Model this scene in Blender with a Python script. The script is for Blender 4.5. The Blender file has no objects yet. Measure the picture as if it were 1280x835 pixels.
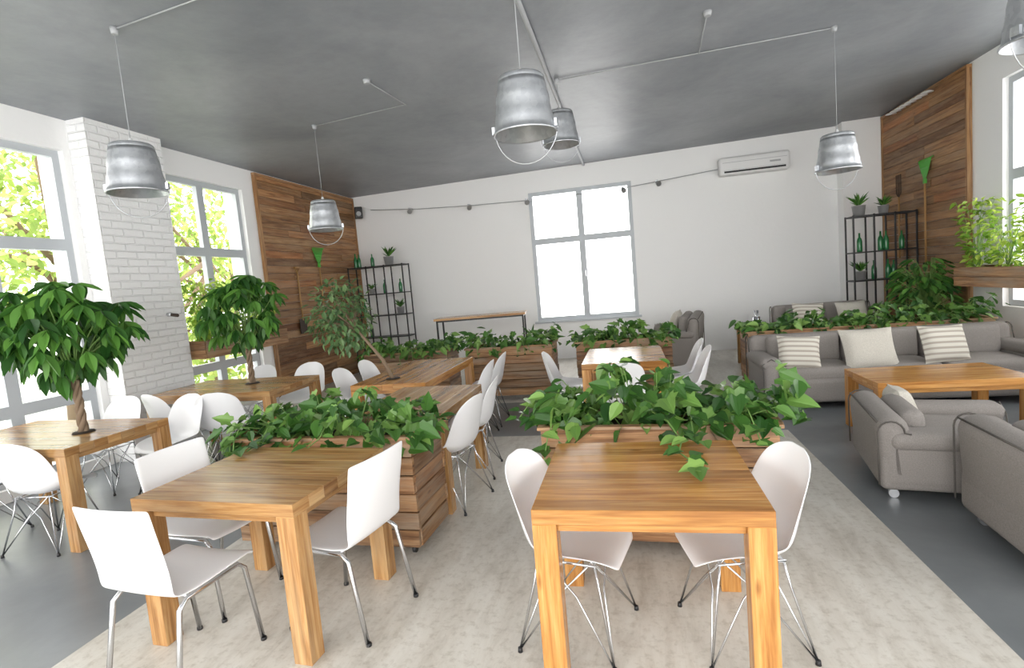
import bpy, math, random
import numpy as np
from mathutils import Vector, Matrix
random.seed(7); rng=np.random.default_rng(7)
col=bpy.context.scene.collection
L,D,R,HC=5.8,11.05,4.47,4.0
YF=-2.0
def hc(x): return 3.79+.016*(x+L)
# ------------------------------------------------------------ materials
def mat(name,base=(.8,.8,.8),rough=.5,metal=0,spec=.5):
    m=bpy.data.materials.new(name);m.use_nodes=True
    b=m.node_tree.nodes['Principled BSDF']
    b.inputs['Base Color'].default_value=(*base,1);b.inputs['Roughness'].default_value=rough
    b.inputs['Metallic'].default_value=metal;b.inputs['Specular IOR Level'].default_value=spec
    return m
def nd(m,t,**k):
    n=m.node_tree.nodes.new(t)
    for a,v in k.items(): setattr(n,a,v)
    return n
def lk(m,a,b): m.node_tree.links.new(a,b)
def ramp(m,fac,stops):
    r=nd(m,'ShaderNodeValToRGB');e=r.color_ramp.elements
    while len(e)<len(stops): e.new(.5)
    for i,(p,c) in enumerate(stops): e[i].position=p;e[i].color=(*c,1)
    lk(m,fac,r.inputs[0]);return r.outputs[0]
def bump(m,h,s=.2,d=.01):
    b=nd(m,'ShaderNodeBump');b.inputs['Strength'].default_value=s;b.inputs['Distance'].default_value=d
    lk(m,h,b.inputs['Height']);lk(m,b.outputs[0],m.node_tree.nodes['Principled BSDF'].inputs['Normal'])
def noise(m,vec,scale,detail=4,rough=.55,dist=0):
    n=nd(m,'ShaderNodeTexNoise');n.inputs['Scale'].default_value=scale;n.inputs['Detail'].default_value=detail
    n.inputs['Roughness'].default_value=rough;n.inputs['Distortion'].default_value=dist
    if vec is not None: lk(m,vec,n.inputs['Vector'])
    return n.outputs['Fac']
def mapping(m,src,scale):
    mp=nd(m,'ShaderNodeMapping');mp.inputs['Scale'].default_value=scale;lk(m,src,mp.inputs['Vector']);return mp.outputs[0]
def mix(m,fac,a,b,mode='MIX'):
    x=nd(m,'ShaderNodeMix',data_type='RGBA',blend_type=mode)
    for s,v in ((0,fac),(6,a),(7,b)):
        if isinstance(v,(int,float)): x.inputs[s].default_value=v
        elif isinstance(v,tuple): x.inputs[s].default_value=(*v,1)
        else: lk(m,v,x.inputs[s])
    return x.outputs[2]
def wood(name,dark,mid,light,rough=.35,var=.5,bs=.15,grey=None,ga=.55,tint=0):
    m=mat(name,mid,rough);uv=nd(m,'ShaderNodeUVMap').outputs[0]
    g=noise(m,mapping(m,uv,(1.6,26,1)),1.0,5,.6,.6)
    c=ramp(m,g,[(.3,dark),(.5,mid),(.72,light)])
    g2=noise(m,mapping(m,uv,(3,60,1)),1.5,3)
    c=mix(m,.45,c,ramp(m,g2,[(.35,(.5,.42,.36)),(.65,(1,1,1))]),'MULTIPLY')
    at=nd(m,'ShaderNodeAttribute',attribute_name='rnd')
    c2=ramp(m,at.outputs['Fac'],[(0,(1-var,1-var*1.05,1-var*1.1)),(.5,(1-var*.35,)*3),(1,(1,1,1))])
    c=mix(m,1.0,c,c2,'MULTIPLY')
    if tint:
        mu=nd(m,'ShaderNodeMath',operation='MULTIPLY');mu.inputs[1].default_value=7.3;lk(m,at.outputs['Fac'],mu.inputs[0])
        fr=nd(m,'ShaderNodeMath',operation='FRACT');lk(m,mu.outputs[0],fr.inputs[0])
        c=mix(m,tint,c,ramp(m,fr.outputs[0],[(0,(1,.72,.52)),(.35,(1,1,1)),(.7,(1,.93,.82)),(1,(.86,.92,1))]),'MULTIPLY')
    if grey:
        st=noise(m,mapping(m,uv,(.9,5,1)),1.3,4,.65)
        f2=ramp(m,st,[(.46,(0,0,0)),(.66,(ga,ga,ga))]);c=mix(m,f2,c,grey)
    # sparse knots
    vo=nd(m,'ShaderNodeTexVoronoi');vo.inputs['Scale'].default_value=1.0;lk(m,mapping(m,uv,(2.2,7,1)),vo.inputs['Vector'])
    kn=ramp(m,vo.outputs['Distance'],[(.03,(.38,.28,.2)),(.10,(1,1,1))]);c=mix(m,.7,c,kn,'MULTIPLY')
    lk(m,c,m.node_tree.nodes['Principled BSDF'].inputs['Base Color']);bump(m,g,bs,.003);return m
M={}
M['table']=wood('honey_wood',(.38,.15,.036),(.58,.275,.075),(.74,.42,.145),.24,.32,.06)
M['table2']=wood('dark_honey_wood',(.28,.128,.042),(.50,.265,.098),(.70,.44,.19),.24,.38,.08,(.46,.32,.17))
M['plank']=wood('reclaimed_planks',(.17,.08,.035),(.43,.235,.11),(.66,.43,.235),.6,.6,.5,(.34,.27,.20),.7,.7)
M['panel']=wood('reclaimed_wall_planks',(.20,.085,.03),(.46,.235,.095),(.68,.42,.20),.55,.66,.45,(.36,.24,.145),.6,.9)
M['handle']=wood('tool_handle_wood',(.3,.15,.05),(.5,.28,.1),(.6,.38,.18),.5,.1)
m=M['wall']=mat('white_plaster',(.89,.89,.885),.85);tc=nd(m,'ShaderNodeTexCoord').outputs['Object']
bump(m,noise(m,tc,14,5),.25,.01)
m=M['brick']=mat('white_painted_brick',(.89,.89,.89),.6)
tc=nd(m,'ShaderNodeTexCoord').outputs['Object'];sx=nd(m,'ShaderNodeSeparateXYZ');lk(m,tc,sx.inputs[0])
ad=nd(m,'ShaderNodeMath',operation='ADD');lk(m,sx.outputs[0],ad.inputs[0]);lk(m,sx.outputs[1],ad.inputs[1])
cb=nd(m,'ShaderNodeCombineXYZ');lk(m,ad.outputs[0],cb.inputs[0]);lk(m,sx.outputs[2],cb.inputs[1])
br=nd(m,'ShaderNodeTexBrick');br.inputs['Scale'].default_value=1;br.inputs['Brick Width'].default_value=.26;br.inputs['Row Height'].default_value=.085
br.inputs['Mortar Size'].default_value=.010;br.inputs['Mortar Smooth'].default_value=.6
br.inputs['Color1'].default_value=(1,1,1,1);br.inputs['Color2'].default_value=(.8,.8,.8,1);br.inputs['Mortar'].default_value=(0,0,0,1)
lk(m,cb.outputs[0],br.inputs['Vector'])
h=mix(m,.45,br.outputs['Color'],noise(m,tc,18,4));bump(m,h,.85,.022)
m=M['ceil']=mat('grey_painted_ceiling',(.3,.32,.34),.45);tc=nd(m,'ShaderNodeTexCoord').outputs['Object']
n1=noise(m,mapping(m,tc,(.6,.5,1)),1.2,7,.6,.5);c=ramp(m,n1,[(.3,(.205,.22,.24)),(.52,(.275,.29,.31)),(.72,(.34,.355,.375))])
n3=noise(m,tc,7,6,.7);c=mix(m,.3,c,ramp(m,n3,[(.35,(.75,.75,.75)),(.6,(1,1,1))]),'MULTIPLY')
lk(m,c,m.node_tree.nodes['Principled BSDF'].inputs['Base Color']);bump(m,noise(m,tc,9,6),.22,.01)
m=M['flight']=mat('worn_white_floor',(.7,.69,.65),.32);tc=nd(m,'ShaderNodeTexCoord').outputs['Object']
n1=noise(m,mapping(m,tc,(3.5,.9,1)),2.2,7,.7,.4);n2=noise(m,tc,22,5,.7)
c=ramp(m,n1,[(.3,(.49,.455,.395)),(.5,(.63,.60,.54)),(.7,(.71,.69,.635))])
c=mix(m,.45,c,ramp(m,n2,[(.32,(.55,.51,.45)),(.5,(1,1,1))]),'MULTIPLY')
lk(m,c,m.node_tree.nodes['Principled BSDF'].inputs['Base Color']);bump(m,n1,.1,.003)
m=M['fgrey']=mat('grey_concrete_floor',(.2,.22,.24),.3);tc=nd(m,'ShaderNodeTexCoord').outputs['Object']
n1=noise(m,tc,1.6,6,.6,.3);c=ramp(m,n1,[(.3,(.155,.168,.178)),(.55,(.195,.21,.22)),(.75,(.24,.255,.26))])
lk(m,c,m.node_tree.nodes['Principled BSDF'].inputs['Base Color']);bump(m,noise(m,tc,30,3),.08,.003)
M['frame']=mat('grey_window_frame',(.50,.53,.56),.4)
M['white']=mat('white_plastic',(.86,.86,.87),.28)
M['whitem']=mat('white_matte',(.8,.8,.8),.5)
M['chrome']=mat('chrome_steel',(.66,.67,.69),.18,1)
M['steel']=mat('brushed_steel',(.55,.56,.58),.35,1)
M['black']=mat('black_metal',(.015,.015,.017),.4)
M['soil']=mat('soil',(.03,.02,.012),.95)
M['cable']=mat('grey_cable',(.38,.39,.40),.5)
m=M['galv']=mat('galvanised_metal',(.6,.62,.64),.36,.8);tc=nd(m,'ShaderNodeTexCoord').outputs['Object']
v=nd(m,'ShaderNodeTexVoronoi');v.inputs['Scale'].default_value=28;lk(m,tc,v.inputs['Vector'])
c=ramp(m,v.outputs['Color'],[(0,(.48,.50,.53)),(1,(.63,.65,.67))]);lk(m,c,m.node_tree.nodes['Principled BSDF'].inputs['Base Color'])
m=M['bulb']=mat('frosted_bulb',(.95,.95,.9),.3)
def fabric(name,colr,stripe=None):
    m=mat(name,colr,.95,0,.2);tc=nd(m,'ShaderNodeTexCoord').outputs['Object'];n=noise(m,tc,160,3)
    if stripe:
        uv=nd(m,'ShaderNodeUVMap').outputs[0];w=nd(m,'ShaderNodeTexWave');w.inputs['Scale'].default_value=2.4;lk(m,uv,w.inputs['Vector'])
        c=ramp(m,w.outputs['Fac'],[(.55,colr),(.75,stripe)])
    else: c=ramp(m,n,[(.3,tuple(x*.82 for x in colr)),(.7,tuple(min(1,x*1.12) for x in colr))])
    lk(m,c,m.node_tree.nodes['Principled BSDF'].inputs['Base Color']);bump(m,n,.3,.002);return m
M['sofa']=fabric('taupe_grey_fabric',(.285,.262,.245))
M['pipe']=fabric('dark_piping',(.12,.11,.10))
M['pill']=fabric('cream_linen',(.56,.53,.47));M['stripe']=fabric('striped_linen',(.64,.61,.54),(.40,.36,.31))
def leafm(name,a,b,c,tr=.25):
    m=mat(name,b,.36);at=nd(m,'ShaderNodeAttribute',attribute_name='rnd')
    cc=ramp(m,at.outputs['Fac'],[(0,a),(.55,b),(1,c)]);bs=m.node_tree.nodes['Principled BSDF']
    lk(m,cc,bs.inputs['Base Color']);t=nd(m,'ShaderNodeBsdfTranslucent');lk(m,cc,t.inputs[0])
    mx=nd(m,'ShaderNodeMixShader');mx.inputs[0].default_value=tr
    lk(m,bs.outputs[0],mx.inputs[1]);lk(m,t.outputs[0],mx.inputs[2]);lk(m,mx.outputs[0],m.node_tree.nodes['Material Output'].inputs[0]);return m
M['ivy']=leafm('ivy_leaf',(.022,.08,.014),(.07,.185,.03),(.25,.42,.10),.25)
M['tree']=leafm('glossy_tree_leaf',(.022,.085,.016),(.06,.18,.03),(.15,.34,.06))
M['ficus']=leafm('ficus_leaf',(.06,.13,.05),(.12,.22,.08),(.22,.34,.14))
M['lime']=leafm('lime_leaf',(.13,.28,.03),(.3,.46,.06),(.55,.66,.13),.4)
M['out']=leafm('outdoor_leaf',(.17,.27,.05),(.32,.43,.10),(.55,.57,.18),.5)
M['bark']=mat('bark',(.2,.14,.09),.85);M['stem']=mat('green_stem',(.16,.28,.07),.6)
M['green']=mat('green_paint',(.10,.45,.06),.45);M['gglass']=mat('green_bottle_glass',(.02,.16,.05),.12)
M['terra']=mat('zinc_pot',(.5,.5,.5),.5,.4);M['iron']=mat('rusty_iron',(.08,.06,.05),.6,.6)
M['ground']=mat('outdoor_paving',(.5,.52,.46),.9)
# ------------------------------------------------------------ mesh builder
class MB:
    def __init__(s): s.v=[];s.f=[];s.uv=[];s.m=[];s.r=[];s.sm=[];s.mats=[]
    def mi(s,k):
        if k not in s.mats: s.mats.append(k)
        return s.mats.index(k)
    def face(s,idx,uv,k,r,sm=False):
        s.f.append(idx);s.uv.append(uv);s.m.append(s.mi(k));s.r.append(r);s.sm.append(sm)
    def box(s,c,d,k,T=None,r=None):
        r=random.random() if r is None else r
        h=[x/2 for x in d];b=len(s.v)
        for i in range(8):
            p=Vector(((-1,1)[i&1]*h[0],(-1,1)[i>>1&1]*h[1],(-1,1)[i>>2&1]*h[2]))
            if T is not None: p=T@p
            s.v.append(tuple(p+Vector(c)))
        ax=max(range(3),key=lambda i:d[i]);ou,ov=random.random()*20,random.random()*20
        for fc,nx in (((0,2,3,1),2),((4,5,7,6),2),((0,1,5,4),1),((2,6,7,3),1),((0,4,6,2),0),((1,3,7,5),0)):
            uv=[]
            for i in fc:
                p=[(-1,1)[i>>a&1]*h[a] for a in range(3)]
                oth=[a for a in range(3) if a!=nx]
                ua=ax if ax in oth else oth[0];va=[a for a in oth if a!=ua][0]
                uv.append((p[ua]+ou,p[va]+ov+nx*3))
            s.face([b+i for i in fc],uv,k,r)
    def cyl(s,p0,p1,r0,r1,k,n=10,cap=True): s.tube([p0,p1],[r0,r1],k,n,cap)
    def tube(s,pts,rad,k,n=8,cap=True,closed=False):
        pts=[Vector(p) for p in pts]
        if not hasattr(rad,'__len__'): rad=[rad]*len(pts)
        rr=random.random();b=len(s.v);up=None
        for i,p in enumerate(pts):
            if closed: t=(pts[(i+1)%len(pts)]-pts[i-1])
            else: t=(pts[min(i+1,len(pts)-1)]-pts[max(i-1,0)])
            t.normalize()
            if up is None: up=t.orthogonal().normalized()
            up=(up-t*up.dot(t))
            if up.length<1e-5: up=t.orthogonal()
            up.normalize();w=t.cross(up)
            for j in range(n):
                a=2*math.pi*j/n;s.v.append(tuple(p+(up*math.cos(a)+w*math.sin(a))*rad[i]))
        N=len(pts)
        for i in range(N if closed else N-1):
            i2=(i+1)%N
            for j in range(n):
                q=(j+1)%n
                s.face([b+i*n+j,b+i*n+q,b+i2*n+q,b+i2*n+j],[(i*.2,j*.05),(i*.2,j*.05+.05),(i*.2+.2,j*.05+.05),(i*.2+.2,j*.05)],k,rr,True)
        if cap and not closed:
            s.face([b+j for j in range(n)][::-1],[(0,0)]*n,k,rr);s.face([b+(N-1)*n+j for j in range(n)],[(0,0)]*n,k,rr)
    def lathe(s,prof,c,k,n=32,sm=True):
        b=len(s.v);rr=random.random()
        for r,z in prof:
            for j in range(n):
                a=2*math.pi*j/n;s.v.append((c[0]+r*math.cos(a),c[1]+r*math.sin(a),c[2]+z))
        for i in range(len(prof)-1):
            for j in range(n):
                q=(j+1)%n;s.face([b+i*n+j,b+i*n+q,b+(i+1)*n+q,b+(i+1)*n+j],[(0,0),(1,0),(1,1),(0,1)],k,rr,sm)
    def rbox(s,c,d,r,k,T=None,puff=0):
        h=[x/2 for x in d];r=min(r,*[x*.98 for x in h]);rr=random.random()
        ax=[]
        for a in range(3):
            e=[-h[a],-h[a]+r*.25,-h[a]+r*.6,-h[a]+r]
            ax.append(e+[-(h[a]-r)*.4,(h[a]-r)*.4]+[-x for x in e[::-1]])
        N=10
        def pt(a,b,w):
            p=Vector((ax[0][a],ax[1][b],ax[2][w]));q=Vector([max(-h[i]+r,min(h[i]-r,p[i])) for i in range(3)])
            dd=p-q
            if dd.length>1e-9: p=q+dd.normalized()*r
            if puff:
                f=(1-(p.x/h[0])**2)*(1-(p.y/h[1])**2);p.z+=puff*max(0,f)*(1 if p.z>0 else -1)
            if T is not None: p=T@p
            return tuple(p+Vector(c))
        idx={}
        def vi(t):
            if t not in idx: idx[t]=len(s.v);s.v.append(pt(*t))
            return idx[t]
        for a in range(3):
            for side in (0,N-1):
                for i in range(N-1):
                    for j in range(N-1):
                        qs=[]
                        for (u,v) in ((i,j),(i+1,j),(i+1,j+1),(i,j+1)):
                            t=[0,0,0];t[a]=side;t[(a+1)%3]=u;t[(a+2)%3]=v;qs.append(tuple(t))
                        if side==0: qs=qs[::-1]
                        s.face([vi(t) for t in qs],[(ax[(a+1)%3][t[(a+1)%3]],ax[(a+2)%3][t[(a+2)%3]]) for t in qs],k,rr,True)
    def grid(s,P,k,sm=True):
        n,m2=len(P),len(P[0]);b=len(s.v)
        for row in P: s.v+= [tuple(p) for p in row]
        for i in range(n-1):
            for j in range(m2-1):
                s.face([b+i*m2+j,b+i*m2+j+1,b+(i+1)*m2+j+1,b+(i+1)*m2+j],[(j/m2,i/n),((j+1)/m2,i/n),((j+1)/m2,(i+1)/n),(j/m2,(i+1)/n)],k,.5,sm)
    def leaves(s,P,Dv,Nv,S,tmpl,k,droop=.22):
        P=np.asarray(P);Dv=np.asarray(Dv,float);Nv=np.asarray(Nv,float);S=np.asarray(S)
        Dv=Dv/(np.linalg.norm(Dv,axis=1)[:,None]+1e-9)
        T=np.cross(Dv,Nv);T/=np.linalg.norm(T,axis=1)[:,None]+1e-9
        Nn=np.cross(T,Dv)
        hx=tmpl;m2=len(hx)-2
        V=[hx[0],hx[-1]]+[q for q in hx[1:-1]]+[(-x,y) for x,y in hx[1:-1]]
        fr=[0]+list(range(2,2+m2))+[1];fl=[1]+list(range(2+2*m2-1,2+m2-1,-1))+[0]
        V=np.array([(x,y,abs(x)*.35-droop*y*y) for x,y in V])
        kk=s.mi(k)
        for i in range(len(P)):
            b=len(s.v);W=P[i]+S[i]*(V[:,:1]*T[i]+V[:,1:2]*Dv[i]+V[:,2:3]*Nn[i])
            s.v+=W.tolist();r=random.random()
            for fc in (fr,fl):
                s.f.append([b+q for q in fc]);s.uv.append([(0,0)]*len(fc));s.m.append(kk);s.r.append(r);s.sm.append(False)
    def mesh(s,name):
        me=bpy.data.meshes.new(name);me.from_pydata(s.v,[],s.f)
        u=me.uv_layers.new(name='UVMap');u.data.foreach_set('uv',[x for f in s.uv for q in f for x in q])
        a=me.attributes.new('rnd','FLOAT','FACE');a.data.foreach_set('value',s.r)
        me.polygons.foreach_set('material_index',s.m);me.polygons.foreach_set('use_smooth',s.sm)
        for k in s.mats: me.materials.append(M[k])
        me.update();return me
def obj(name,me,loc=(0,0,0),rot=0,parent=None):
    if isinstance(me,MB): me=me.mesh(name)
    o=bpy.data.objects.new(name,me);col.objects.link(o);o.location=loc;o.rotation_euler=(0,0,rot)
    if parent: o.parent=parent
    return o
def bevel(o,w=.004,seg=2):
    b=o.modifiers.new('b','BEVEL');b.width=w;b.segments=seg;b.limit_method='ANGLE';return o
ELL=[(0,0),(.07,.12),(.17,.35),(.19,.55),(.13,.78),(0,1)]
OVA=[(0,0),(.16,.05),(.29,.25),(.31,.45),(.20,.72),(.08,.9),(0,1)]
LOB=[(0,.06),(.17,-.06),(.34,.04),(.30,.22),(.46,.42),(.27,.52),(.19,.72),(.07,.9),(0,1)]
SML=[(0,0),(.24,.3),(.26,.6),(0,1)]
# ------------------------------------------------------------ room shell
b=MB()
xs=[-L,-2.82,1.42,R];ys=[YF,5.55,7.15,D]
for i in range(3):
    for j in range(3):
        k='flight' if (i==1 and j==0) or j==2 else 'fgrey'
        x0,x1,y0,y1=xs[i],xs[i+1],ys[j],ys[j+1];v=len(b.v)
        b.v+=[(x0,y0,0),(x1,y0,0),(x1,y1,0),(x0,y1,0)]
        b.face([v,v+1,v+2,v+3],[(0,0)]*4,k,.5)
obj('floor',b)
b=MB();b.box((0,0,.15),(R+L+.7,D-YF+.6,.3),'ceil');o=obj('ceiling',b,((R-L)/2,(D+YF)/2,hc((R-L)/2)));o.rotation_euler=(0,-math.atan(.016),0)
def wall_y(name,x0,x1,ya,yb,ops,k='wall'):
    b=MB();cx,t=(x0+x1)/2,abs(x1-x0);y=ya
    for (o0,o1,z0,z1) in sorted(ops):
        b.box((cx,(y+o0)/2,HC/2),(t,o0-y,HC),k)
        if z0>0: b.box((cx,(o0+o1)/2,z0/2),(t,o1-o0,z0),k)
        b.box((cx,(o0+o1)/2,(z1+HC)/2),(t,o1-o0,HC-z1),k);y=o1
    b.box((cx,(y+yb)/2,HC/2),(t,yb-y,HC),k);return obj(name,b)
LW=[(.55,2.15,.12,3.46),(3.2,4.81,.12,3.46),(5.95,7.56,.12,3.46)]  # opening nearest the camera is out of view, added to let in light
RW=[(.4,2.3,.85,3.55),(3.3,5.2,.85,3.55),(5.95,7.75,.85,3.55)]  # only the last window is in view; the others are added for light
wall_y('wall_left',-L-.35,-L,YF,D,LW);wall_y('wall_right',R,R+.35,YF,D,RW)
b=MB();wx0,wx1,wz0,wz1=-1.88,.17,.80,3.43;t=.35
b.box(((-L-.35+wx0)/2,D+t/2,HC/2),(wx0+L+.35,t,HC),'wall');b.box(((wx1+R+.35)/2,D+t/2,HC/2),(R+.35-wx1,t,HC),'wall')
b.box(((wx0+wx1)/2,D+t/2,wz0/2),(wx1-wx0,t,wz0),'wall');b.box(((wx0+wx1)/2,D+t/2,(HC+wz1)/2),(wx1-wx0,t,HC-wz1),'wall');obj('wall_back',b)
def window(name,a,bb,z0,z1,axis,pos,bars,mull=True):
    b=MB();w=.075
    def bar(c,s,z,h,dp=.07):
        if axis=='y': b.box((pos,c,z),(dp,s,h),'frame')
        else: b.box((c,pos,z),(s,dp,h),'frame')
    c=(a+bb)/2
    # jambs full height, rails fitted between them, mullion pieces fitted between the rails
    bar(a+w/2,w,(z0+z1)/2,z1-z0);bar(bb-w/2,w,(z0+z1)/2,z1-z0)
    inn=bb-a-2*w
    bar(c,inn,z0+w/2,w);bar(c,inn,z1-w/2,w)
    for z in bars: bar(c,inn,z,.12)
    if mull:
        zs=[z0+w]+[q for z in sorted(bars) for q in (z-.06,z+.06)]+[z1-w]
        for i in range(0,len(zs),2): bar(c,.12,(zs[i]+zs[i+1])/2,zs[i+1]-zs[i])
    if axis=='y': b.box((pos+(.05 if pos<0 else -.05),c+.03,(z0+z1)/2-.2),(.03,.025,.12),'steel')
    else: b.box((c+.03,pos-.05,(z0+z1)/2-.4),(.025,.03,.12),'steel')
    return obj(name,b)
n=1
for (a,c,z0,z1) in LW: window('window_%d'%n,a,c,z0,z1,'y',-L-.10,(2.46,.82));n+=1
for (a,c,z0,z1) in RW: window('window_%d'%n,a,c,z0,z1,'y',R+.10,(2.42,));n+=1
window('window_%d'%n,wx0,wx1,wz0,wz1,'x',D+.06,(2.43,))
b=MB();b.box(((wx0+wx1)/2,D-.02,wz0-.02),(wx1-wx0+.1,.14,.04),'frame');obj('trim_1',b)
b=MB();b.box((-L+.11,5.38,HC/2),(.26,.98,HC),'brick');obj('wall_brick_pillar',b)
b=MB();b.box((4.14,D-.14,HC/2),(.66,.28,HC),'wall');obj('wall_corner_pillar',b)
def panel(name,x,y0,y1,z0,z1):
    b=MB();z=z0;hh=.125
    while z<z1-.02:
        h2=min(hh,z1-z);y=y0
        while y<y1-.01:
            ln=random.uniform(.7,2.0)
            if y1-(y+ln)<.5: ln=y1-y
            b.box((x+random.uniform(-.005,.005),y+ln/2,z+h2/2),(.03,ln-.004,h2-.005),'panel');y+=ln
        z+=hh
    for y in (y0-.02,y1+.02): b.box((x,y,(z0+z1)/2),(.06,.04,z1-z0),'panel',r=.8)
    b.box((x,(y0+y1)/2,z1+.02),(.06,y1-y0+.08,.04),'panel',r=.8)
    return obj(name,b)
panel('wood_panel_left',-L+.035,7.86,D-.06,0.02,3.72);panel('wood_panel_right',R-.035,8.36,D-.34,0.02,3.89)
# ------------------------------------------------------------ furniture
def table(w,l,h=.76,top=.06,leg=.095,k='table',along='x'):
    b=MB()
    if along=='x':
        n=max(5,round(l/.11));s=l/n
        for i in range(n): b.box((w/2,s*(i+.5),h-top/2),(w,s-.0008,top),k)
    else:
        n=max(5,round(w/.11));s=w/n
        for i in range(n): b.box((s*(i+.5),l/2,h-top/2),(s-.0008,l,top),k)
    for x in (leg/2,w-leg/2):
        for y in (leg/2,l-leg/2): b.box((x,y,(h-top)/2),(leg,leg,h-top),k,r=.75)
    z=h-top-.02
    for y in (leg/2,l-leg/2): b.box((w/2,y,z),(w-2*leg,.03,.04),k,r=.6)
    for x in (leg/2,w-leg/2): b.box((x,l/2,z),(.03,l-2*leg,.04),k,r=.6)
    return b
def put_table(name,x,y,w,l,rot=0,k='table',along='x',**kw): return bevel(obj(name,table(w,l,k=k,along=along,**kw),(x,y,0),rot),.0018,1)
put_table('dining_table',-.428,1.983,.887,.846,.003)
put_table('dining_table',-2.437,2.079,.936,.80,-.065,'table2','x')
put_table('dining_table',-5.42,2.98,1.5,.85,-.04,'table2','x')
put_table('dining_table',-5.2,4.78,1.55,.92,0,'table2','x')
put_table('dining_table',-2.78,4.85,.80,1.65,0,'table','y')
put_table('dining_table',-2.12,3.6,.76,1.05,0,'table2','y')
put_table('dining_table',-.52,5.45,.84,1.15,0,'table','x')
put_table('coffee_table',1.98,4.98,1.15,.72,0,'table','x',h=.55,leg=.09)
put_table('side_table',1.70,8.9,.45,.6,0,'table2','x',h=.62,leg=.06)
b=MB();b.box((.85,.3,1.08),(1.7,.6,.04),'table2')
for x in (.05,1.65):
    for y in (.05,.55): b.box((x,y,.53),(.03,.03,1.06),'black')
    b.box((x,.3,.15),(.03,.5,.03),'black');b.box((x,.3,1.045),(.03,.5,.03),'black')
b.box((.85,.05,1.045),(1.6,.03,.03),'black');b.box((.85,.55,1.045),(1.6,.03,.03),'black')
obj('high_bench_table',b,(-3.55,9.4,0),.12)
def shell_mesh():
    b=MB()
    prof=[(.24,.405),(.22,.428),(.15,.432),(.05,.418),(-.05,.412),(-.13,.425),(-.185,.47),(-.21,.54),(-.228,.62),(-.246,.70),(-.262,.77),(-.272,.82),(-.276,.845)]
    hw=[.15,.20,.23,.245,.25,.248,.243,.236,.228,.218,.195,.14,.05]
    cus=[.0,.02,.05,.075,.088,.095,.095,.088,.075,.06,.04,.015,.0]
    P=[]
    for i,((y,z),w) in enumerate(zip(prof,hw)):
        a=prof[max(i-1,0)];c=prof[min(i+1,len(prof)-1)];ty,tz=c[0]-a[0],c[1]-a[1];l=math.hypot(ty,tz)
        ny,nz=abs(tz/l),abs(ty/l)
        if i<2: ny=0
        row=[]
        for j in range(13):
            t=-1+j/6;e=abs(t)**2.6*cus[i];row.append((t*w,y+ny*e,z+nz*e))
        P.append(row)
    b.grid(P,'white');return b.mesh('shell')
SH=shell_mesh()
def wirebase():
    b=MB();r=.0055
    for sx in (-1,1):
        for sy in (-1,1):
            ft=(sx*.225,sy*.215,.01)
            b.tube([ft,(sx*.15,sy*.15,.30),(sx*.135,sy*.13,.41)],r,'chrome',6)
            b.tube([ft,(sx*.05,sy*.14,.25),(-sx*.12,sy*.12,.41)],r*.8,'chrome',6)
            b.tube([ft,(sx*.14,sy*.04,.25),(sx*.12,-sy*.11,.405)],r*.8,'chrome',6)
            b.cyl((ft[0],ft[1],0),(ft[0],ft[1],.02),.012,.010,'black',8)
    for s1 in (-1,1):
        b.tube([(s1*.14,-.14,.405),(s1*.14,.14,.405)],r,'chrome',6);b.tube([(-.14,s1*.13,.405),(.14,s1*.13,.405)],r,'chrome',6)
    return b.mesh('wire_base')
WB=wirebase()
def empty(name,loc,rot=0):
    e=bpy.data.objects.new(name,None);e.empty_display_size=.1;col.objects.link(e);e.location=loc;e.rotation_euler=(0,0,rot);return e
def shell_chair(x,y,deg):
    e=empty('shell_chair',(x,y,0),math.radians(deg))
    o=obj('seat_shell',SH,parent=e);s=o.modifiers.new('s','SOLIDIFY');s.thickness=.007;s.offset=0
    q=o.modifiers.new('q','SUBSURF');q.levels=1;q.render_levels=2
    obj('wire_legs',WB,parent=e)
def ply_mesh():
    b=MB();prof=[(.24,.435),(.235,.452),(.20,.458),(.05,.45),(-.10,.445),(-.155,.452),(-.19,.48),(-.205,.53),(-.22,.64),(-.245,.76),(-.262,.86),(-.264,.872)]
    P=[]
    for i,(y,z) in enumerate(prof):
        w=.22 if i<5 else .21+.015*(i-5)/6
        if i in(0,len(prof)-1): w-=.008
        row=[]
        for j in range(9):
            t=-1+j*.25;e=.012*t*t;row.append((t*w,y+(e*1.6 if i>6 else 0),z+(e if i<6 else 0)))
        P.append(row)
    b.grid(P,'white');return b.mesh('ply')
PM=ply_mesh()
def plybase():
    b=MB();r=.0115
    for sx in (-1,1):
        b.tube([(sx*.205,.235,0),(sx*.195,.19,.40),(sx*.19,.16,.432),(sx*.19,-.12,.428),(sx*.195,-.16,.40),(sx*.21,-.235,0)],r,'chrome',8)
        for y in (.235,-.235): b.cyl((sx*(.207),y,0),(sx*.207,y,.015),.014,.014,'black',8)
    b.tube([(-.19,.13,.43),(.19,.13,.43)],r*.8,'chrome',8);b.tube([(-.19,-.1,.43),(.19,-.1,.43)],r*.8,'chrome',8)
    return b.mesh('leg_frame')
PB=plybase()
def ply_chair(x,y,deg):
    e=empty('dining_chair',(x,y,0),math.radians(deg))
    o=obj('seat_and_back',PM,parent=e);s=o.modifiers.new('s','SOLIDIFY');s.thickness=.012;s.offset=0
    q=o.modifiers.new('q','SUBSURF');q.levels=1;q.render_levels=2;obj('steel_legs',PB,parent=e)
ply_chair(-2.10,1.96,-6);ply_chair(-2.40,2.52,-97);ply_chair(-1.50,2.42,80)
shell_chair(-.32,2.38,-102);shell_chair(.40,2.42,101)
shell_chair(-1.42,3.85,78);shell_chair(-1.45,4.5,95)
shell_chair(-4.30,3.06,6);shell_chair(-5.1,3.08,0);shell_chair(-4.25,4.12,170);shell_chair(-5.0,4.15,180)
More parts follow.
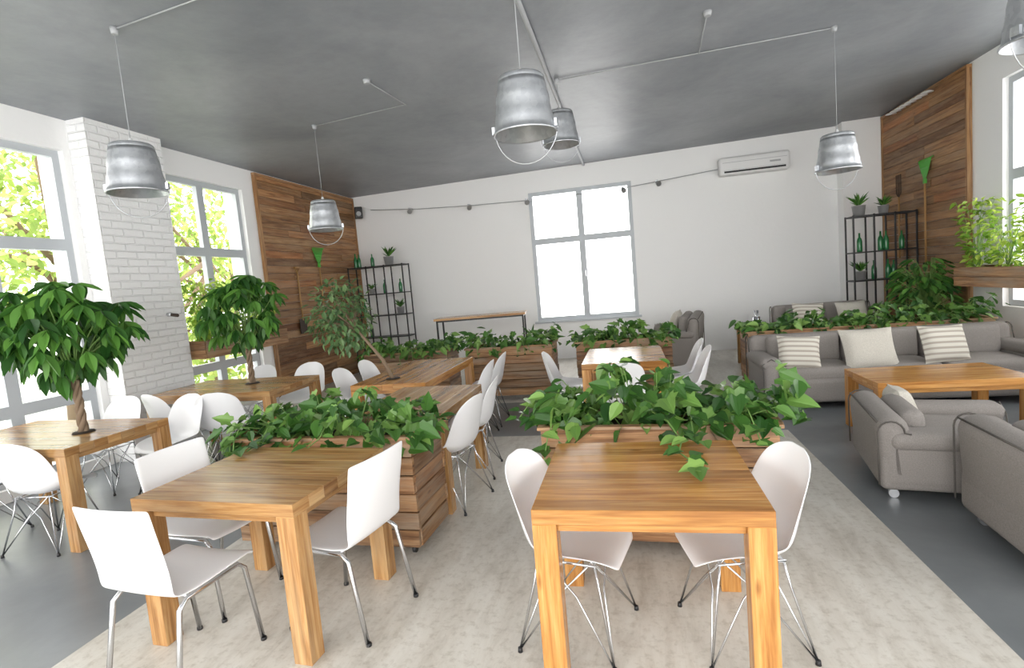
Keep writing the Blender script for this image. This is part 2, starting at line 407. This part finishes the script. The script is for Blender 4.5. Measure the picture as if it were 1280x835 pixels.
shell_chair(-4.75,4.72,-15);shell_chair(-4.05,4.62,20);shell_chair(-4.1,6.0,180);shell_chair(-4.8,6.0,180)
shell_chair(-1.75,5.55,90);shell_chair(-1.75,6.15,90);shell_chair(-3.05,5.55,-90);shell_chair(-3.05,6.15,-90)
shell_chair(-.72,5.95,-90);shell_chair(.5,5.75,90);shell_chair(-.15,5.2,10);shell_chair(.5,6.35,90)
# ------------------------------------------------------------ plants
def mound(b,w,d,zt,h,n,size,k='ivy',tm=LOB,over=.14,hang=.12):
    u=rng.uniform(-1,1,n);v=rng.uniform(-1,1,n);q=rng.random(n)**.75
    p1,p2=rng.random(2)*6
    bumpy=.6+.4*np.sin(u*4.5+p1)*np.cos(u*9+p2)
    hh=h*bumpy*(1-.35*v*v)*q
    x=u*(w/2+over*q);y=v*(d/2+over*q);z=zt+hh-hang*(np.maximum(np.abs(v)-.8,0)*4)*rng.random(n)
    P=np.stack([x,y,z],1)
    Dv=np.stack([u*.7+rng.normal(0,.6,n),v*.9+rng.normal(0,.5,n)-.15,rng.normal(-.3,.45,n)],1)
    Nv=np.stack([u*.4+rng.normal(0,.45,n),v*.4-.35+rng.normal(0,.45,n),np.ones(n)],1)
    S=size*rng.uniform(.45,1.2,n)
    h2=n//2
    b.leaves(P[:h2],Dv[:h2],Nv[:h2],S[:h2],tm,k);b.leaves(P[h2:],Dv[h2:],Nv[h2:],S[h2:]*.95,OVA if tm is LOB else tm,k)
    for i in range(0,n,6):
        b.tube([(x[i]*.6,y[i]*.5,zt-.03),(x[i]*.85,y[i]*.8,(zt+z[i])/2+.02),tuple(P[i])],.0035,'stem',4,False)
def vine(f,pts,size,tm=LOB,k='ivy',m2=2):
    f.tube(pts,.004,'stem',5,False)
    for i,p in enumerate(pts[1:]):
        for _ in range(m2):
            a=random.uniform(0,6.28);pp=(p[0]+random.uniform(-.03,.03),p[1]+random.uniform(-.03,.02),p[2]+.012)
            f.leaves([pp],[(math.cos(a),math.sin(a)-.3,.02)],[(0,-.3,1)],[size*random.uniform(.5,.9)],random.choice((tm,OVA)),k,.12)
def planter(x,y,w,d,rot=0,h=.76,n=420,size=.15,ph=.38,k='ivy',name='wooden_planter',tm=LOB,over=.10,vines=(),nv=5):
    b=MB();rows=6;z0=.07;s=(h-z0)/rows
    for i in range(rows):
        z=z0+s*(i+.5)
        for yy in (-d/2,d/2): b.box((random.uniform(-.006,.006),yy+random.uniform(-.006,.006),z),(w,.03,s-.007),'plank')
        for xx in (-w/2+.015,w/2-.015): b.box((xx+random.uniform(-.006,.006),0,z),(.03,d-.03,s-.007),'plank')
    t=.05
    for yy in (-d/2,d/2): b.box((0,yy,h+.008),(w+.04,t,.022),'plank',r=.9)
    for xx in (-w/2,w/2): b.box((xx,0,h+.008),(t,d-t,.022),'plank',r=.9)
    b.box((0,0,h-.08),(w-.06,d-.04,.03),'soil');b.box((0,0,z0+.01),(w-.05,d-.04,.02),'plank')
    for sx in (-1,1):
        for sy in (-1,1):
            cx,cy=sx*(w/2-.08),sy*(d/2-.07)
            b.cyl((cx-.012,cy,.026),(cx+.012,cy,.026),.026,.026,'black',14);b.box((cx,cy,.058),(.04,.04,.03),'steel')
    o=bevel(obj(name,b,(x,y,0),rot),.003,1)
    f=MB();mound(f,w,d,h-.02,ph,n,size,k,tm,over)
    for pts in vines: vine(f,pts,size)
    for i in range(nv):
        vx=random.uniform(-.9,.9)*w/2;dr=random.uniform(.06,.16);yf=-d/2
        vine(f,[(vx,yf*.6,h+.02),(vx+.02,yf-.02,h+.09),(vx+.04,yf-.07,h+.03),(vx+.05,yf-.09,h-dr*.5),(vx+.06,yf-.09,h-dr)],size*.75,m2=1)
    obj('foliage',f,parent=o);return o
planter(.10,3.36,1.32,.5,-.05,h=.75,n=430,size=.15,ph=.43,over=.11,nv=0,vines=[[(.05,-.2,.78),(.0,-.36,.88),(.08,-.5,.86),(.14,-.62,.79),(.12,-.78,.785),(.17,-.90,.785),(.2,-.99,.785)],[(.2,-.2,.78),(.2,-.38,.85),(.2,-.54,.79),(.22,-.64,.785)],[(-.5,-.15,.78),(-.55,-.28,.86),(-.6,-.34,.74),(-.62,-.36,.64),(-.63,-.36,.56)],[(.45,-.15,.78),(.50,-.28,.86),(.53,-.34,.76),(.55,-.36,.68)],[(.6,0,.8),(.74,-.1,.9),(.8,-.12,.82),(.82,-.13,.76)],[(-.6,0,.8),(-.74,-.1,.9),(-.8,-.12,.82),(-.83,-.13,.78)]])
planter(-1.99,3.24,1.3,.48,-.03,h=.76,n=430,size=.13,ph=.34,nv=0,vines=[[(-.3,-.15,.8),(-.32,-.27,.86),(-.34,-.33,.78),(-.33,-.4,.775),(-.3,-.5,.775)],[(.1,-.15,.8),(.12,-.28,.88),(.1,-.36,.80),(.08,-.45,.775)],[(-.5,-.1,.8),(-.55,-.25,.86),(-.56,-.31,.78),(-.57,-.32,.7)]])
for (x,nn,w,ph) in ((-1.70,300,1.24,.32),(-3.25,300,1.3,.28),(-.12,310,1.26,.36),(2.1,330,1.32,.28),(3.48,330,1.32,.34)):
    planter(x,7.56,w,.5,0,h=.75,n=nn,size=.135,ph=ph)
def treeleaves(b,c,rad,ncl,size,k='tree',trunk_top=None,nl=7,droop=-.5):
    for i in range(ncl):
        v=Vector(rng.normal(0,1,3));v.normalize();v*=random.uniform(.3,1)**.5
        p=Vector(c)+Vector((v.x*rad[0],v.y*rad[1],v.z*rad[2]))
        if trunk_top is not None and i%2==0:
            tt=Vector(trunk_top);mid=tt.lerp(p,.5)+Vector((0,0,.06));b.tube([tt,mid,p],[.009,.006,.004],'stem',5,False)
        P=[];Dd=[];Nn=[];S=[];a0=random.uniform(0,6.28)
        for j in range(nl):
            a=a0+j*2*math.pi/nl;out=Vector((math.cos(a),math.sin(a),droop+random.uniform(-.6,.4)))+v*.5
            P.append(tuple(p));Dd.append(tuple(out));Nn.append((out.x*.3+random.uniform(-.2,.2),out.y*.3+random.uniform(-.2,.2),1));S.append(size*random.uniform(.7,1.2))
        b.leaves(P,Dd,Nn,S,ELL,k,.35)
def money_tree(x,y,zb,th,c,rad,ncl,size):
    b=MB()
    for s in range(3):
        pts=[]
        for i in range(13):
            a=i*.75+s*2.094;r=.018;pts.append((math.cos(a)*r,math.sin(a)*r,zb+th*i/12))
        b.tube(pts,[.021-.0006*i for i in range(13)],'bark',8)
    b.lathe([(.0,.012),(.07,.012),(.075,.002),(.08,.002)],(0,0,zb),'soil',20)
    treeleaves(b,c,rad,ncl,size,'tree',(0,0,zb+th),6,-.7)
    return obj('braided_money_tree',b,(x,y,0))
money_tree(-4.28,3.36,.76,.42,(-.06,.0,1.60),(.46,.46,.37),90,.19)
money_tree(-4.25,5.3,.76,.40,(.0,0,1.60),(.42,.42,.42),78,.185)
b=MB();b.tube([(0,0,.76),(-.12,.05,.96),(-.30,.15,1.12),(-.5,.25,1.3),(-.7,.35,1.55)],[.022,.02,.017,.013,.006],'bark',8)
n=600;v=rng.normal(0,1,(n,3));v/=np.linalg.norm(v,axis=1)[:,None];v*=(rng.random(n)**.4)[:,None]
P=v*np.array([.36,.34,.42])+np.array([-.72,.35,1.45]);b.leaves(P,v+rng.normal(0,.5,(n,3))+np.array([0,0,-.4]),v*.5+np.array([0,0,1]),.09*rng.uniform(.6,1.2,n),SML,'ficus')
for i in range(0,n,16): b.tube([(-.5,.25,1.3),tuple(P[i])],[.006,.003],'bark',4,False)
b.lathe([(.0,.012),(.07,.012),(.075,.002)],(0,0,.76),'soil',20)
obj('ficus_tree',b,(-2.45,5.15,0))
def sillplanter(x,y0,y1,z,dx,k,blobs,size,tm):
    b=MB();w=y1-y0;yc=(y0+y1)/2
    for i in range(2):
        for xx in (-dx/2,dx/2): b.box((xx,0,.06+.12*i),(.025,w,.115),'plank')
        for yy in (-w/2,w/2): b.box((0,yy,.06+.12*i),(dx,.025,.115),'plank')
    b.box((0,0,.02),(dx-.03,w-.03,.02),'plank');b.box((0,0,.19),(dx-.03,w-.03,.02),'soil')
    o=obj('windowsill_planter',b,(x,yc,z))
    f=MB()
    for (yy,hh,rw,n) in blobs:
        t=rng.random(n);a=rng.uniform(0,6.28,n);rr=rng.random(n)**.5
        P=np.stack([np.cos(a)*rr*dx*.5*(.5+.6*t),yy+np.sin(a)*rr*rw*(.4+.7*t),.22+hh*t],1)
        f.leaves(P,np.stack([np.cos(a),np.sin(a),rng.normal(-.2,.6,n)],1),np.stack([rng.normal(0,.5,n),rng.normal(0,.5,n),np.ones(n)],1),size*rng.uniform(.6,1.2,n),tm,k)
        for i in range(0,n,10): f.tube([(0,yy,.2),(P[i][0]*.5,(yy+P[i][1])/2,.2+(P[i][2]-.2)*.7),tuple(P[i])],.003,'stem',4,False)
    obj('foliage',f,parent=o)
sillplanter(-L+.21,5.98,7.70,1.0,.34,'lime',[(-.62,.8,.32,460),(-.1,.6,.3,260),(.5,.55,.34,260)],.085,SML)
sillplanter(R-.21,6.5,8.0,1.12,.34,'lime',[(-.5,.75,.35,300),(.05,.6,.35,240),(.6,.85,.3,300)],.09,SML)
b=MB();b.lathe([(.0,0),(.16,0),(.2,.4),(.22,.4),(.2,.38),(0,.38)],(0,0,0),'terra',24)
for i in range(230):
    a=random.uniform(0,6.28);t=random.uniform(.3,1);hh=random.uniform(.6,1.2)
    tip=Vector((math.cos(a)*.36*t-.08,math.sin(a)*.34*t,.4+hh*(1-.3*t*t)))
    b.tube([(0,0,.4),(tip.x*.4,tip.y*.4,.4+(tip.z-.4)*.8),tuple(tip)],.004,'stem',4,False)
    b.leaves([tuple(tip)],[(math.cos(a),math.sin(a),-.3)],[(0,0,1)],[random.uniform(.12,.2)],ELL,'tree')
obj('potted_leafy_plant',b,(4.02,8.45,0))
# ------------------------------------------------------------ sofas
def sofa(w,d,hb,ha,nc,back_t=.2,arm_t=.17):
    b=MB();hs=min(.42,ha-.08)
    b.rbox((0,0,.20),(w-.02,d-.02,.26),.05,'sofa')
    cw=(w-2*arm_t)/nc
    for i in range(nc): b.rbox((-w/2+arm_t+cw*(i+.5),-.06,hs-.06),(cw-.01,d-back_t-.02,.17),.06,'sofa',puff=.02)
    T=Matrix.Rotation(math.radians(-5),3,'X')
    b.rbox((0,d/2-back_t/2,(hb+.1)/2),(w,back_t,hb-.1),.09,'sofa',T)
    for i in range(nc): b.rbox((-w/2+arm_t+cw*(i+.5),d/2-back_t-.04,hs+(hb-hs)/2+.0),(cw-.02,.16,hb-hs+.02),.07,'sofa',T)
    for s in (-1,1):
        b.rbox((s*(w/2-arm_t/2),-.01,(ha+.08)/2),(arm_t,d-.02,ha-.08),.075,'sofa')
        b.rbox((s*(w/2-arm_t/2),-.03,ha-.05),(arm_t+.05,d-.06,.13),.062,'sofa')
        x=s*(w/2-arm_t/2);y=-d/2+.0
        pts=[(x-arm_t/2,y,.1),(x-arm_t/2,y,ha-.12),(x-arm_t/2-.01,y+.01,ha-.05),(x,y+.015,ha+.01),(x+arm_t/2+.01,y+.01,ha-.05),(x+arm_t/2,y,ha-.12),(x+arm_t/2,y,.1)]
        b.tube(pts,.006,'pipe',6)
        xo=s*(w/2+.002);pp=[]
        for i in range(9):
            a=math.pi*i/8;pp.append((xo,d/2-back_t/2+.03+.075*math.cos(a),hb-.09+.075*math.sin(a)))
        b.tube([(xo,d/2+.0,.12)]+pp+[(xo,d/2-back_t+.02,ha)],.006,'pipe',6)
    b.tube([(-w/2+.04,d/2+.0,hb-.03),(w/2-.04,d/2+.0,hb-.03)],.006,'pipe',6)
    for sx in (-1,1):
        for sy in (-1,1):
            cx,cy=sx*(w/2-.1),sy*(d/2-.1)
            b.cyl((cx-.015,cy,.03),(cx+.015,cy,.03),.03,.03,'steel',14);b.cyl((cx,cy,.05),(cx,cy,.09),.015,.015,'steel',8)
    return b
obj('sofa',sofa(2.75,.88,.75,.56,3),(2.76,6.72,0),0)
obj('armchair',sofa(.95,.95,.56,.46,1),(2.08,4.24,0),math.radians(80))
obj('armchair',sofa(.95,1.0,.66,.53,1),(2.32,3.13,0),math.radians(86))
obj('sofa',sofa(1.5,.85,.88,.66,2),(.72,9.5,0),math.radians(-100))
obj('sofa',sofa(1.4,.85,.92,.62,2),(2.92,9.05,0),0)
def pillow(x,y,z,s,k,rx,rz):
    b=MB();N=12;P1=[];P2=[]
    for i in range(N+1):
        a=[];c=[]
        for j in range(N+1):
            u=-1+2*i/N;v=-1+2*j/N;t=.085*((1-u**4)*(1-v**4))**.6;q=1-.07*(1-abs(u)**2)*(abs(v)**4)-.07*(1-abs(v)**2)*abs(u)**4
            q2=s/2*q;a.append((u*q2,-t,v*q2*.9));c.append((u*q2,t,v*q2*.9))
        P1.append(a);P2.append(c[::-1])
    b.grid(P1,k);b.grid(P2,k)
    o=obj('throw_pillow',b,(x,y,z));o.rotation_euler=(math.radians(rx),math.radians(random.uniform(-6,6)),math.radians(rz))
pillow(1.80,6.48,.60,.44,'stripe',-24,-5);pillow(2.50,6.48,.60,.54,'pill',-26,3);pillow(3.20,6.46,.62,.46,'stripe',-22,8)
pillow(1.98,4.6,.46,.32,'pill',-20,80)
pillow(.72,9.35,.76,.46,'pill',-20,-100);pillow(2.6,8.83,.78,.44,'stripe',-20,0);pillow(3.2,8.83,.76,.44,'pill',-20,10)
planter(3.56,5.05,.5,.42,0,h=.60,n=130,size=.11,ph=.3,over=.05,nv=0)
# ------------------------------------------------------------ pendant buckets
def bucket(x,y,zc):
    b=MB();r0,r1,h=.15,.205,.37;H=hc(x)-zc
    z1=h/2;z0=-h/2
    prof=[(.0,z1),(r0-.01,z1),(r0,z1-.01),(r0+.004,z1-.03),(r0+.002,z1-.04)]
    for t in np.linspace(.1,.95,12):
        r=r0+(r1-r0)*t
        prof.append((r+(.004 if abs(t-.38)<.05 or abs(t-.7)<.05 else 0),z1-h*t))
    prof+=[(r1+.007,z0+.015),(r1+.009,z0+.005),(r1+.004,z0),(r1-.004,z0+.004),(r0-.006,z1-.012),(0,z1-.012)]
    b.lathe(prof,(0,0,0),'galv',36)
    pts=[];hr=r1+.005
    for i in range(17):
        a=math.pi*i/16;pts.append((-hr*math.cos(a),.03,z0+.05-.23*math.sin(a)))
    b.tube(pts,.0035,'steel',6)
    for s in (-1,1): b.box((s*(r1+.004),.0,z0+.05),(.02,.05,.05),'galv')
    b.cyl((0,0,z1),(0,0,z1+.05),.02,.012,'whitem',12);b.cyl((0,0,z1-.02),(0,0,z1-.12),.025,.025,'whitem',12)
    b.lathe([(.0,z1-.26),(.025,z1-.25),(.045,z1-.21),(.04,z1-.17),(.02,z1-.12)],(0,0,0),'bulb',16)
    b.cyl((0,0,z1+.05),(0,0,H-.05),.0028,.0028,'cable',6)
    b.cyl((0,0,H-.05),(0,0,H),.022,.03,'cable',14)
    obj('bucket_pendant_lamp',b,(x,y,zc),random.uniform(-.3,.5))
bucket(-3.68,3.60,2.77);bucket(-3.72,6.35,2.70);bucket(-.60,3.62,2.79);bucket(-.64,6.3,3.33);bucket(2.17,6.26,2.68);bucket(2.33,3.66,2.90)
b=MB();b.tube([(-.70,1.0,hc(-.7)-.025),(-.72,D,hc(-.7)-.025)],.022,'cable',10);obj('ceiling_conduit',b)
b=MB()
def run(pts): b.tube([(x,y,hc(x)-.012) for x,y in pts],.006,'cable',6)
run([(-.64,6.3),(2.17,6.26)]);run([(.88,6.28),(.84,5.35)]);b.cyl((.84,5.35,hc(.84)),(.84,5.35,hc(.84)-.04),.04,.03,'cable',16)
run([(-3.72,6.35),(-2.42,6.2),(-2.49,5.36)]);b.cyl((-2.49,5.36,hc(-2.49)),(-2.49,5.36,hc(-2.49)-.04),.04,.03,'cable',16)
run([(-3.68,3.60),(-2.0,3.4)]);b.cyl((-1.34,3.9,hc(-1.34)),(-1.34,3.9,hc(-1.34)-.03),.04,.03,'whitem',16);obj('ceiling_cable_runs',b)
b=MB();b.rbox((0,0,0),(1.22,.22,.33),.05,'whitem');b.box((0,-.112,-.10),(1.05,.01,.05),'black');b.box((0,-.115,-.085),(1.05,.012,.014),'whitem')
b.box((0,-.112,.06),(1.1,.004,.006),'cable');b.box((.35,-.113,0),(.18,.004,.03),'cable')
obj('air_conditioner',b,(2.38,D-.12,3.44))
b=MB();pts=[(-5.3,D-.12,3.46),(-4.2,D-.12,3.36),(-3.0,D-.12,3.30),(-1.88,D-.12,3.27),(-.8,D-.12,3.27),(.2,D-.12,3.30),(1.76,D-.12,3.42)]
b.tube(pts,.007,'cable',6)
for (x,z) in ((-4.4,3.37),(-3.1,3.30),(-1.9,3.27),(.0,3.28),(.65,3.33)):
    b.cyl((x,D-.12,z),(x+.03,D-.24,z-.06),.03,.05,'steel',12);b.box((x,D-.1,z+.01),(.04,.16,.04),'steel')
obj('spotlight_cable',b)
b=MB();b.rbox((0,0,0),(.16,.16,.24),.02,'black');b.cyl((0,-.08,-.03),(0,-.09,-.03),.05,.05,'cable',16);b.box((0,.1,0),(.03,.12,.03),'black');obj('loudspeaker',b,(-5.55,D-.2,3.42),.5)
# shelves
def bottle(b,x,y,z,h,k='gglass'):
    b.lathe([(0,0),(.036,0),(.038,.01),(.038,h*.55),(.03,h*.68),(.013,h*.78),(.013,h),(0,h)],(x,y,z),k,14)
def potplant(b,x,y,z,s=1,k='tree'):
    b.lathe([(0,0),(.05*s,0),(.065*s,.11*s),(.07*s,.11*s),(.06*s,.10*s),(0,.10*s)],(x,y,z),'terra',16)
    for i in range(30):
        a=random.uniform(0,6.28);e=random.uniform(.8,3.0);b.leaves([(x,y,z+.1*s)],[(math.cos(a),math.sin(a),e)],[(-math.cos(a),-math.sin(a),1)],[random.uniform(.10,.18)*s],[(0,0),(.06,.3),(.07,.6),(0,1)],k)
def shelf(name,x,y,w,h,d,levels,cols,fill):
    b=MB();t=.022
    for i in range(cols+1):
        for yy in (-d/2,d/2): b.box((-w/2+w*i/cols,yy,h/2),(t,t,h),'black')
    for z in levels:
        for yy in (-d/2,d/2): b.box((0,yy,z),(w,t,t),'black')
        for i in range(cols+1): b.box((-w/2+w*i/cols,0,z),(t,d,t),'black')
        b.box((0,0,z+.006),(w,d,.006),'black')
    o=obj(name,b,(x,y,0));f=MB()
    for it in fill:
        z=levels[it[2]]+.012
        if it[0]=='b': bottle(f,it[1],0,z,it[3])
        else: potplant(f,it[1],0,z,it[3])
    obj('bottles_and_pots',f,parent=o)
lv=[.3,.75,1.2,1.65,2.22]
shelf('metal_shelf',-5.06,10.5,1.2,2.24,.35,lv,3,[('b',-.5,4,.3),('b',-.42,4,.28),('b',-.12,4,.26),('p',.25,4,1.6),('p',-.2,3,1),('b',.1,3,.28),('p',.4,2,1.3),('b',-.4,2,.3),('b',.45,3,.27),('b',-.3,1,.3)])
shelf('metal_shelf',3.96,9.75,.88,2.24,.32,lv,3,[('p',-.3,4,1.5),('p',0.05,4,1.2),('b',-.3,3,.3),('b',.0,3,.3),('b',.08,3,.3),('b',.1,2,.3),('b',.18,2,.28),('p',-.3,2,1.3),('b',.3,3,.28),('b',-.1,2,.3),('b',.3,1,.3)])
def rake(y,x,z0,z1,name):
    b=MB();b.cyl((0,0,z0),(0,0,z1-.32),.014,.014,'handle',8)
    for i in range(-6,7):
        a=i*.085;b.tube([(0,0,z1-.34),(0,math.sin(a)*.2,z1-.17),(0,math.sin(a)*.36,z1-.02),(.03,math.sin(a)*.38,z1)],.006,'green',4)
    b.box((0,0,z1-.33),(.03,.05,.07),'green');b.box((0,0,z1-.14),(.012,.22,.02),'green');obj(name,b,(x,y,0))
rake(9.3,R-.09,1.32,2.95,'garden_rake');rake(9.35,-L+.09,1.3,2.62,'garden_rake')
b=MB();b.cyl((0,0,1.3),(0,0,2.2),.016,.016,'handle',8);b.cyl((0,-.07,2.24),(0,.07,2.24),.015,.015,'handle',8)
b.tube([(0,-.06,2.24),(0,0,2.12),(0,.06,2.24)],.01,'handle',6);b.box((0,0,1.2),(.012,.2,.26),'iron');obj('garden_spade',b,(-L+.09,8.62,0))
b=MB();b.cyl((0,0,1.5),(0,0,2.5),.014,.014,'handle',8)
for i in (-1.5,-.5,.5,1.5): b.tube([(0,0,2.48),(0,i*.05,2.56),(0,i*.05,2.85)],.007,'iron',5)
obj('garden_fork',b,(R-.09,10.1,0))
b=MB()
for i in range(8):
    b.lathe([(0,.02),(.04,.018),(.075,.0),(.08,-.005),(0,-.01)],(0,i*.155,.0),'whitem',16)
obj('white_ceramic_plates',b,(R-.165,9.05,3.83))
b=MB();b.lathe([(0,0),(.05,0),(.06,.16),(.055,.16),(.045,.01),(0,.01)],(0,0,0),'chrome',16)
for i in range(5): b.cyl((random.uniform(-.02,.02),random.uniform(-.02,.02),.02),(random.uniform(-.06,.06),random.uniform(-.05,.05),.26),.006,.009,'chrome',6)
obj('cutlery_holder',b,(1.95,9.2,.62))
b=MB();b.rbox((0,0,0),(.07,.05,.05),.02,'steel');b.cyl((0,0,0),(.12,0,-.02),.02,.02,'iron',10);obj('pipe_valve',b,(-L+.27,5.6,1.62))
# ------------------------------------------------------------ outside
b=MB();b.box((-20,10,-.35),(28,60,.1),'ground');obj('ground_outside',b)
def outtree(x,y,c,rad,n):
    b=MB();b.tube([(0,0,-.3),(.1,0,1.5),(.0,.2,c[2])],[.18,.14,.07],'bark',10)
    for i in range(8):
        a=i*.8;b.tube([(0,.1,1.2+i*.25),(math.cos(a)*rad[0]*.7,math.sin(a)*rad[1]*.7,c[2]+random.uniform(-1,1.5))],[.06,.02],'bark',6)
    v=rng.normal(0,1,(n,3));v/=np.linalg.norm(v,axis=1)[:,None];v*=(rng.random(n)**.45)[:,None]
    P=v*np.array(rad)+np.array(c);b.leaves(P,v+rng.normal(0,.7,(n,3)),rng.normal(0,.6,(n,3))+np.array([.3,-.3,1]),.20*rng.uniform(.6,1.2,n),SML,'out')
    obj('outdoor_tree',b,(x,y,0))
outtree(-10.5,8.2,(0,0,3.6),(2.0,2.0,2.2),2200);outtree(-11,12.5,(0,0,3.4),(2.3,2.3,2.4),2400);outtree(-14,17,(0,0,3.5),(3,3,2.8),1800);outtree(-9.2,10.4,(0,0,.6),(1.4,1.8,1.0),800);outtree(-9.5,5.2,(0,0,2.6),(1.5,1.5,1.8),900)
# ------------------------------------------------------------ light, world, camera
w=bpy.data.worlds.new('daylight');bpy.context.scene.world=w;w.use_nodes=True
bg=w.node_tree.nodes['Background'];bg.inputs[0].default_value=(1,.99,.975,1);bg.inputs[1].default_value=5.4
f,h,yaw,pit,rol=674.05,1.645,.219,.094,.086
F=Vector((-math.sin(yaw)*math.cos(pit),math.cos(yaw)*math.cos(pit),-math.sin(pit)))
Rt=Vector((math.cos(yaw),math.sin(yaw),0));U=Rt.cross(F)
R2=math.cos(rol)*Rt-math.sin(rol)*U;U2=math.sin(rol)*Rt+math.cos(rol)*U
cd=bpy.data.cameras.new('camera');cd.sensor_width=36;cd.lens=f*36/1280;cd.clip_start=.05
co=bpy.data.objects.new('camera',cd);col.objects.link(co)
co.matrix_world=Matrix(((R2.x,U2.x,-F.x,0),(R2.y,U2.y,-F.y,0),(R2.z,U2.z,-F.z,h),(0,0,0,1)))
bpy.context.scene.camera=co
bpy.context.scene.view_settings.view_transform='Standard'
